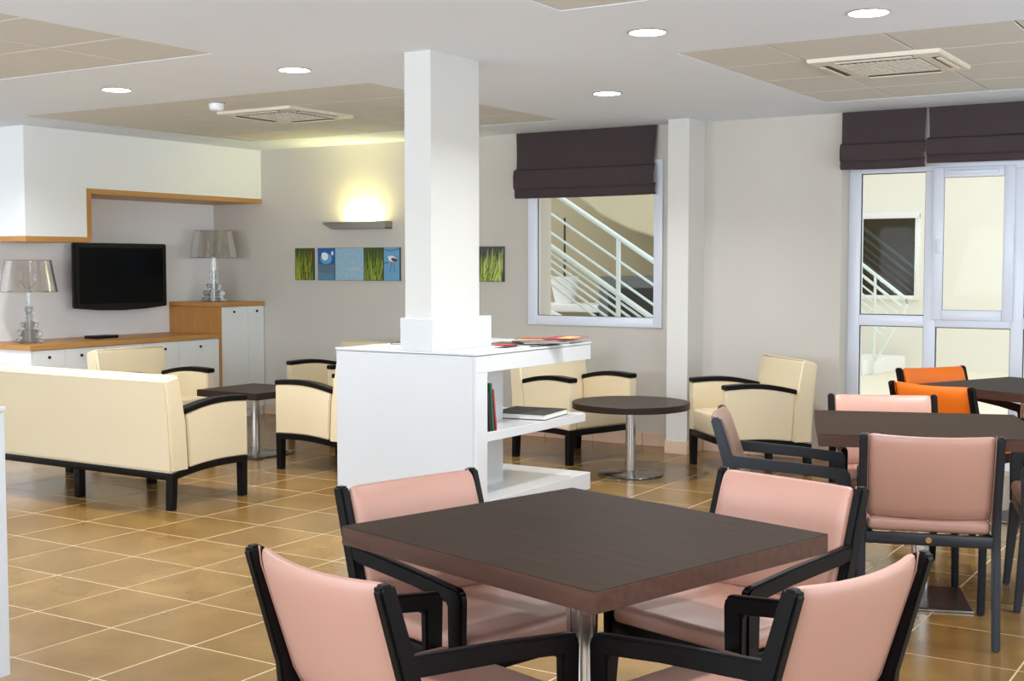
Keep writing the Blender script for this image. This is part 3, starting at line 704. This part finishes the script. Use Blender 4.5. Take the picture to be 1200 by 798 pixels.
dup(ch, (-1.568, 7.086, 0), R(69), 'orange chair in front of the window table, nearer of the two orange ones', swap=OR)
dup(ch, (-1.705, 7.735, 0), R(-36), 'orange chair against the window, further of the two orange ones', swap=OR)

# ------------------------------------------------------------------ lounge seating (local: facing +x)
def zbot(x): u = (x+.31)/.62; return .216+.036*u+.020*math.sin(math.pi*min(1, max(0, u)))
def ztop(x): u = (x+.22)/.53; return .545+.042*u+.026*math.sin(math.pi*min(1, max(0, u)))
def lounge(name, label, cat, W, group=None, mid=False):
    t = thing(name, label, cat, (0, 0, 0), 0, group); h = W/2; n = 12
    xsn = [-.31+.62*k/n for k in range(n+1)]; xt = [-.192+.502*k/n for k in range(n+1)]; xsb = [-.165+.475*k/n for k in range(n+1)]
    for s in (-1, 1):
        a, b = sorted((s*h, s*(h-.075)))
        bm = bmesh.new(); prism(bm, [(x, zbot(x)) for x in xsb]+[(x, ztop(x)) for x in xt[::-1]]+[(-.181, .5)], 'y', a, b, .006, 2); arm = obj('arm_panel', bm, 'cream_leather', t)
        bm = bmesh.new(); xa = [-.198+.513*k/n for k in range(n+1)]
        prism(bm, [(x, ztop(x)+.001) for x in xa]+[(x, ztop(x)+.033) for x in xa[::-1]], 'y', a-.002, b+.002, .005, 2); obj('armrest', bm, 'black_wood', t)
        bm = bmesh.new(); prism(bm, [(x, zbot(x)-.042) for x in xsn]+[(x, zbot(x)-.001) for x in xsn[::-1]], 'y', a, a+.045 if s < 0 else b, .003, 1)if s < 0 else prism(bm, [(x, zbot(x)-.042) for x in xsn]+[(x, zbot(x)-.001) for x in xsn[::-1]], 'y', b-.045, b, .003, 1)
        obj('side_rail', bm, 'black_wood', t)
        for xx, nm in ((.285, 0), (-.285, 1)):
            bm = bmesh.new(); y = s*(h-.026)
            prism(bm, [(xx-.025, zbot(xx)-.03), (xx+.025, zbot(xx)-.03), (xx+.021-.008*nm, 0), (xx-.021-.008*nm, 0)], 'y', y-.025, y+.025, .003, 1); obj('leg', bm, 'black_wood', t)
    zf = zbot(.31); zr = zbot(-.31)
    obj('front_rail', B(((.268, -h+.04, zf-.043), (.31, h-.04, zf-.002)), bev=.003), 'black_wood', t)
    obj('rear_rail', B(((-.31, -h+.04, zr-.041), (-.268, h-.04, zr-.001)), bev=.003), 'black_wood', t)
    if mid:
        for xx in (.285, -.285): obj('leg', B(((xx-.025, -.025, 0), (xx+.025, .025, zr-.03)), bev=.003), 'black_wood', t)
    # back
    bm = bmesh.new(); prism(bm, [(-.312, zr), (-.17, zr), (-.185, .5), (-.235, .775), (-.25, .785), (-.345, .762), (-.35, .75), (-.322, .45)], 'y', -h, h, .014, 3); obj('backrest', bm, 'cream_leather', t)
    # seat
    k = 1 if not mid else 2; sw = (W-.152)/k
    for i in range(k):
        y0 = -W/2+.076+i*sw
        bm = bmesh.new(); box(bm, (-.172, y0+.001, zf-.002), (.312, y0+sw-.001, .405), .022, 3)
        for v in bm.verts:
            if v.co.z > .38: v.co.z += .018*max(0, 1-((v.co.y-y0-sw/2)/(sw*.55))**2)*max(0, 1-((v.co.x-.06)/.3)**2)
        obj('seat', bm, 'cream_leather', t)
    return t
GA = 'cream armchairs with black arms'
ac = lounge('lounge_armchair', 'cream leather armchair in front of the low cabinets by the television', 'armchair', .68, GA)
ac.location = (-7.505, 6.755, 0); ac.rotation_euler = (0, 0, R(0))
dup(ac, (-5.785, 6.925, 0), R(180), 'cream armchair left of the bookcase, its side panel towards the camera')
dup(ac, (-6.83, 8.17, 0), R(-106), 'cream armchair against the back wall, mostly hidden behind the bookcase')
dup(ac, (-4.615, 8.185, 0), R(-17), 'cream armchair behind the round table, below the small window')
dup(ac, (-3.295, 8.31, 0), R(225), 'cream armchair right of the pilaster, turned towards the round table')
sf = lounge('sofa', 'long cream leather sofa with black base seen from behind at left', 'sofa', 1.66, None, True)
sf.location = (-6.37, 5.425, 0); sf.rotation_euler = (0, 0, R(90))

# low tables
lt = thing('coffee_table', 'low square dark wood table with steel pole in the lounge', 'table', (-6.68, 7.0, 0))
bm = bmesh.new(); box(bm, (-.3, -.3, .45), (.3, .3, .5), .003, 1); obj('top', bm, 'wenge_dark', lt)
bm = bmesh.new(); cyl(bm, (0, 0, .012), (0, 0, .45), .034, seg=28); obj('pole', bm, 'steel', lt)
bm = bmesh.new(); box(bm, (-.2, -.2, 0), (.2, .2, .014), .004); obj('base_plate', bm, 'steel_dark', lt)
rt = thing('round_table', 'low round dark wood table on a steel disc base', 'table', (-3.895, 7.69, 0))
bm = bmesh.new(); lathe(bm, [(.002, .452), (.394, .452), (.398, .455), (.398, .493), (.395, .496), (.002, .496)], 56); obj('top', bm, 'wenge_dark', rt)
bm = bmesh.new(); cyl(bm, (0, 0, .012), (0, 0, .452), .034, seg=28); obj('pole', bm, 'steel', rt)
bm = bmesh.new(); lathe(bm, [(.002, 0), (.215, 0), (.222, .004), (.22, .010), (.06, .017), (.035, .03), (.002, .03)], 48); obj('base_disc', bm, 'steel_dark', rt)

# ------------------------------------------------------------------ outside
struct(obj('ground', B(((-22, YB+.3, -.15), (14, 26, -.02))), 'paving', smooth=False), 'pale courtyard paving outside')
struct(obj('wall_courtyard', B(((-16, 17.8, -.02), (12, 18.1, 6))), 'render_cream', smooth=False), 'cream rendered courtyard wall')
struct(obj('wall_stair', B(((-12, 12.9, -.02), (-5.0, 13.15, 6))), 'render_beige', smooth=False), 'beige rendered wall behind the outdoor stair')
fw_ = struct(bpy.data.objects.new('window_3', None), 'dark far window across the courtyard'); COL.objects.link(fw_)
bm = bmesh.new(); frame(bm, -5.56, -4.60, .94, 2.12, 17.74, 17.8, .06); obj('window_frame', bm, 'concrete_white', fw_)
obj('pane', B(((-5.5, 17.76, 1.0), (-4.66, 17.79, 2.06))), 'far_glass', fw_, smooth=False)
obj('room_dark', B(((-5.5, 17.795, 1.0), (-4.66, 17.799, 2.06))), 'gasket', fw_, smooth=False)
obj('shutter_box', B(((-5.56, 17.70, 2.06), (-4.60, 17.78, 2.14)), bev=.004), 'concrete_white', fw_)
# near stair railing
YR = 10.4; sl = -.617
def zh(x): return 2.024+sl*(x+5.973)
rl = thing('stair_railing', 'pale steel stair railing with sloping rails seen through the small window', 'railing', (0, 0, 0))
xa, xb = -7.8, -4.35
for dz, r, nm in ((0, .024, 'handrail'), (-.213, .012, 'rail'), (-.391, .012, 'rail'), (-.52, .026, 'stringer_rail'), (-.585, .012, 'rail'), (-.655, .012, 'rail'), (-.725, .012, 'rail'), (-.80, .012, 'rail'), (-.875, .012, 'rail')):
    bm = bmesh.new(); tube(bm, [(xa, YR, zh(xa)+dz), (xb, YR, zh(xb)+dz)], r, 12); obj(nm, bm, 'rail_paint', rl)
for x in (-7.6, -6.5, -5.402, -4.42):
    bm = bmesh.new(); cyl(bm, (x, YR, -.02), (x, YR, zh(x)), .022, seg=14); obj('post', bm, 'rail_paint', rl)
stt = thing('outdoor_stair', 'white open tread stair outside below the sloping railing', 'stair', (0, 0, 0))
k = 0; x = -4.5
while x > -7.7:
    z = max(.05, zh(x)-1.75)
    obj('tread', B(((x-.32, YR+.03, z-.05), (x, YR+1.1, z)), bev=.004, seg=1), 'concrete_white', stt); x -= .28
bm = bmesh.new(); prism(bm, [(-4.45, -.02), (-4.2, -.02), (-4.5, .05), (-7.8, zh(-7.8)-1.81), (-7.8, zh(-7.8)-2.05)], 'y', YR+1.1, YR+1.16, 0); obj('string', bm, 'concrete_white', stt)
# far stair railing and plinth
r2 = thing('stair_railing', 'far grey stair railing above a white plinth across the courtyard', 'railing', (0, 0, 0)); Y2 = 16.6
def z2(x): return 1.40-.775*(x+5.0)
for k, (dz, r) in enumerate(((0, .024), (-.14, .02), (-.27, .012), (-.38, .012), (-.49, .012), (-.60, .012), (-.71, .012))):
    bm = bmesh.new(); e = -4.46-.05*k; tube(bm, [(-7.4, Y2, z2(-7.4)+dz), (e, Y2, z2(e)+dz)], r, 10); obj('handrail' if k < 2 else 'rail', bm, 'rail_paint', r2)
bm = bmesh.new(); tube(bm, [(-4.46, Y2, z2(-4.46)), (-4.44, Y2, z2(-4.46)-.06), (-4.50, Y2, z2(-4.46)-.2), (-4.84, Y2, .17)], .02, 10); obj('end_post', bm, 'rail_paint', r2)
for x in (-4.86, -5.9, -7.0):
    bm = bmesh.new(); cyl(bm, (x, Y2, -.02), (x, Y2, z2(x)), .018, seg=10); obj('post', bm, 'rail_paint', r2)
pl = thing('stair_plinth', 'low white concrete plinth at the foot of the far railing', 'plinth', (-5.0, 17.0, -.02), R(-12))
obj('block', B(((-.42, -.55, 0), (.16, .62, .19)), bev=.008), 'concrete_white', pl)
obj('cap', B(((-.40, -.53, .19), (.14, .60, .2))), 'concrete_white', pl, smooth=False)
# things behind the small window
pot = thing('planter', 'white tapered planter outside the small window', 'planter', (-7.06, 12.3, .99))
bm = bmesh.new(); lathe(bm, [(.10, 0), (.16, .26), (.17, .30), (.14, .30), (.13, .26), (.002, .24)], 24); obj('bowl', bm, 'concrete_white', pot)
bm = bmesh.new()
cyl(bm, (0, 0, .2), (0, 0, .95), .012, seg=8)
obj('cane', bm, 'gasket', pot)
pd = thing('raised_kerb', 'white ledge carrying the planter outside', 'ledge', (-6.9, 12.4, -.02)); obj('slab', B(((-.6, -.4, .93), (.42, .45, 1.01)), bev=.01), 'concrete_white', pd); obj('support', B(((-.5, -.3, 0), (.3, .4, .93))), 'render_beige', pd, smooth=False)
un = thing('equipment_box', 'dark grey equipment box behind the stair rails', 'box', (-6.05, 12.3, -.02)); obj('housing', B(((-.42, -.3, 0), (.55, .3, 1.32)), bev=.02), 'grey_metal', un)
obj('grille', B(((-.3, -.305, .9), (.4, -.3, 1.2))), 'dark_slot', un, smooth=False)

lf = thing('stair_soffit', 'sloping underside of the upper stair flight behind the rails, lit tone painted in', 'stair', (0, 0, 0))
bm = bmesh.new(); prism(bm, [(-6.95, 2.24), (-6.55, 1.95), (-6.2, 1.79), (-5.83, 1.69), (-5.2, 1.66), (-5.2, 3.4), (-6.95, 3.4)], 'y', 12.2, 12.88, .02, 2); obj('slab', bm, 'render_beige_lit', lf)  # lower edge traces the bright area, its lit tone is in the colour
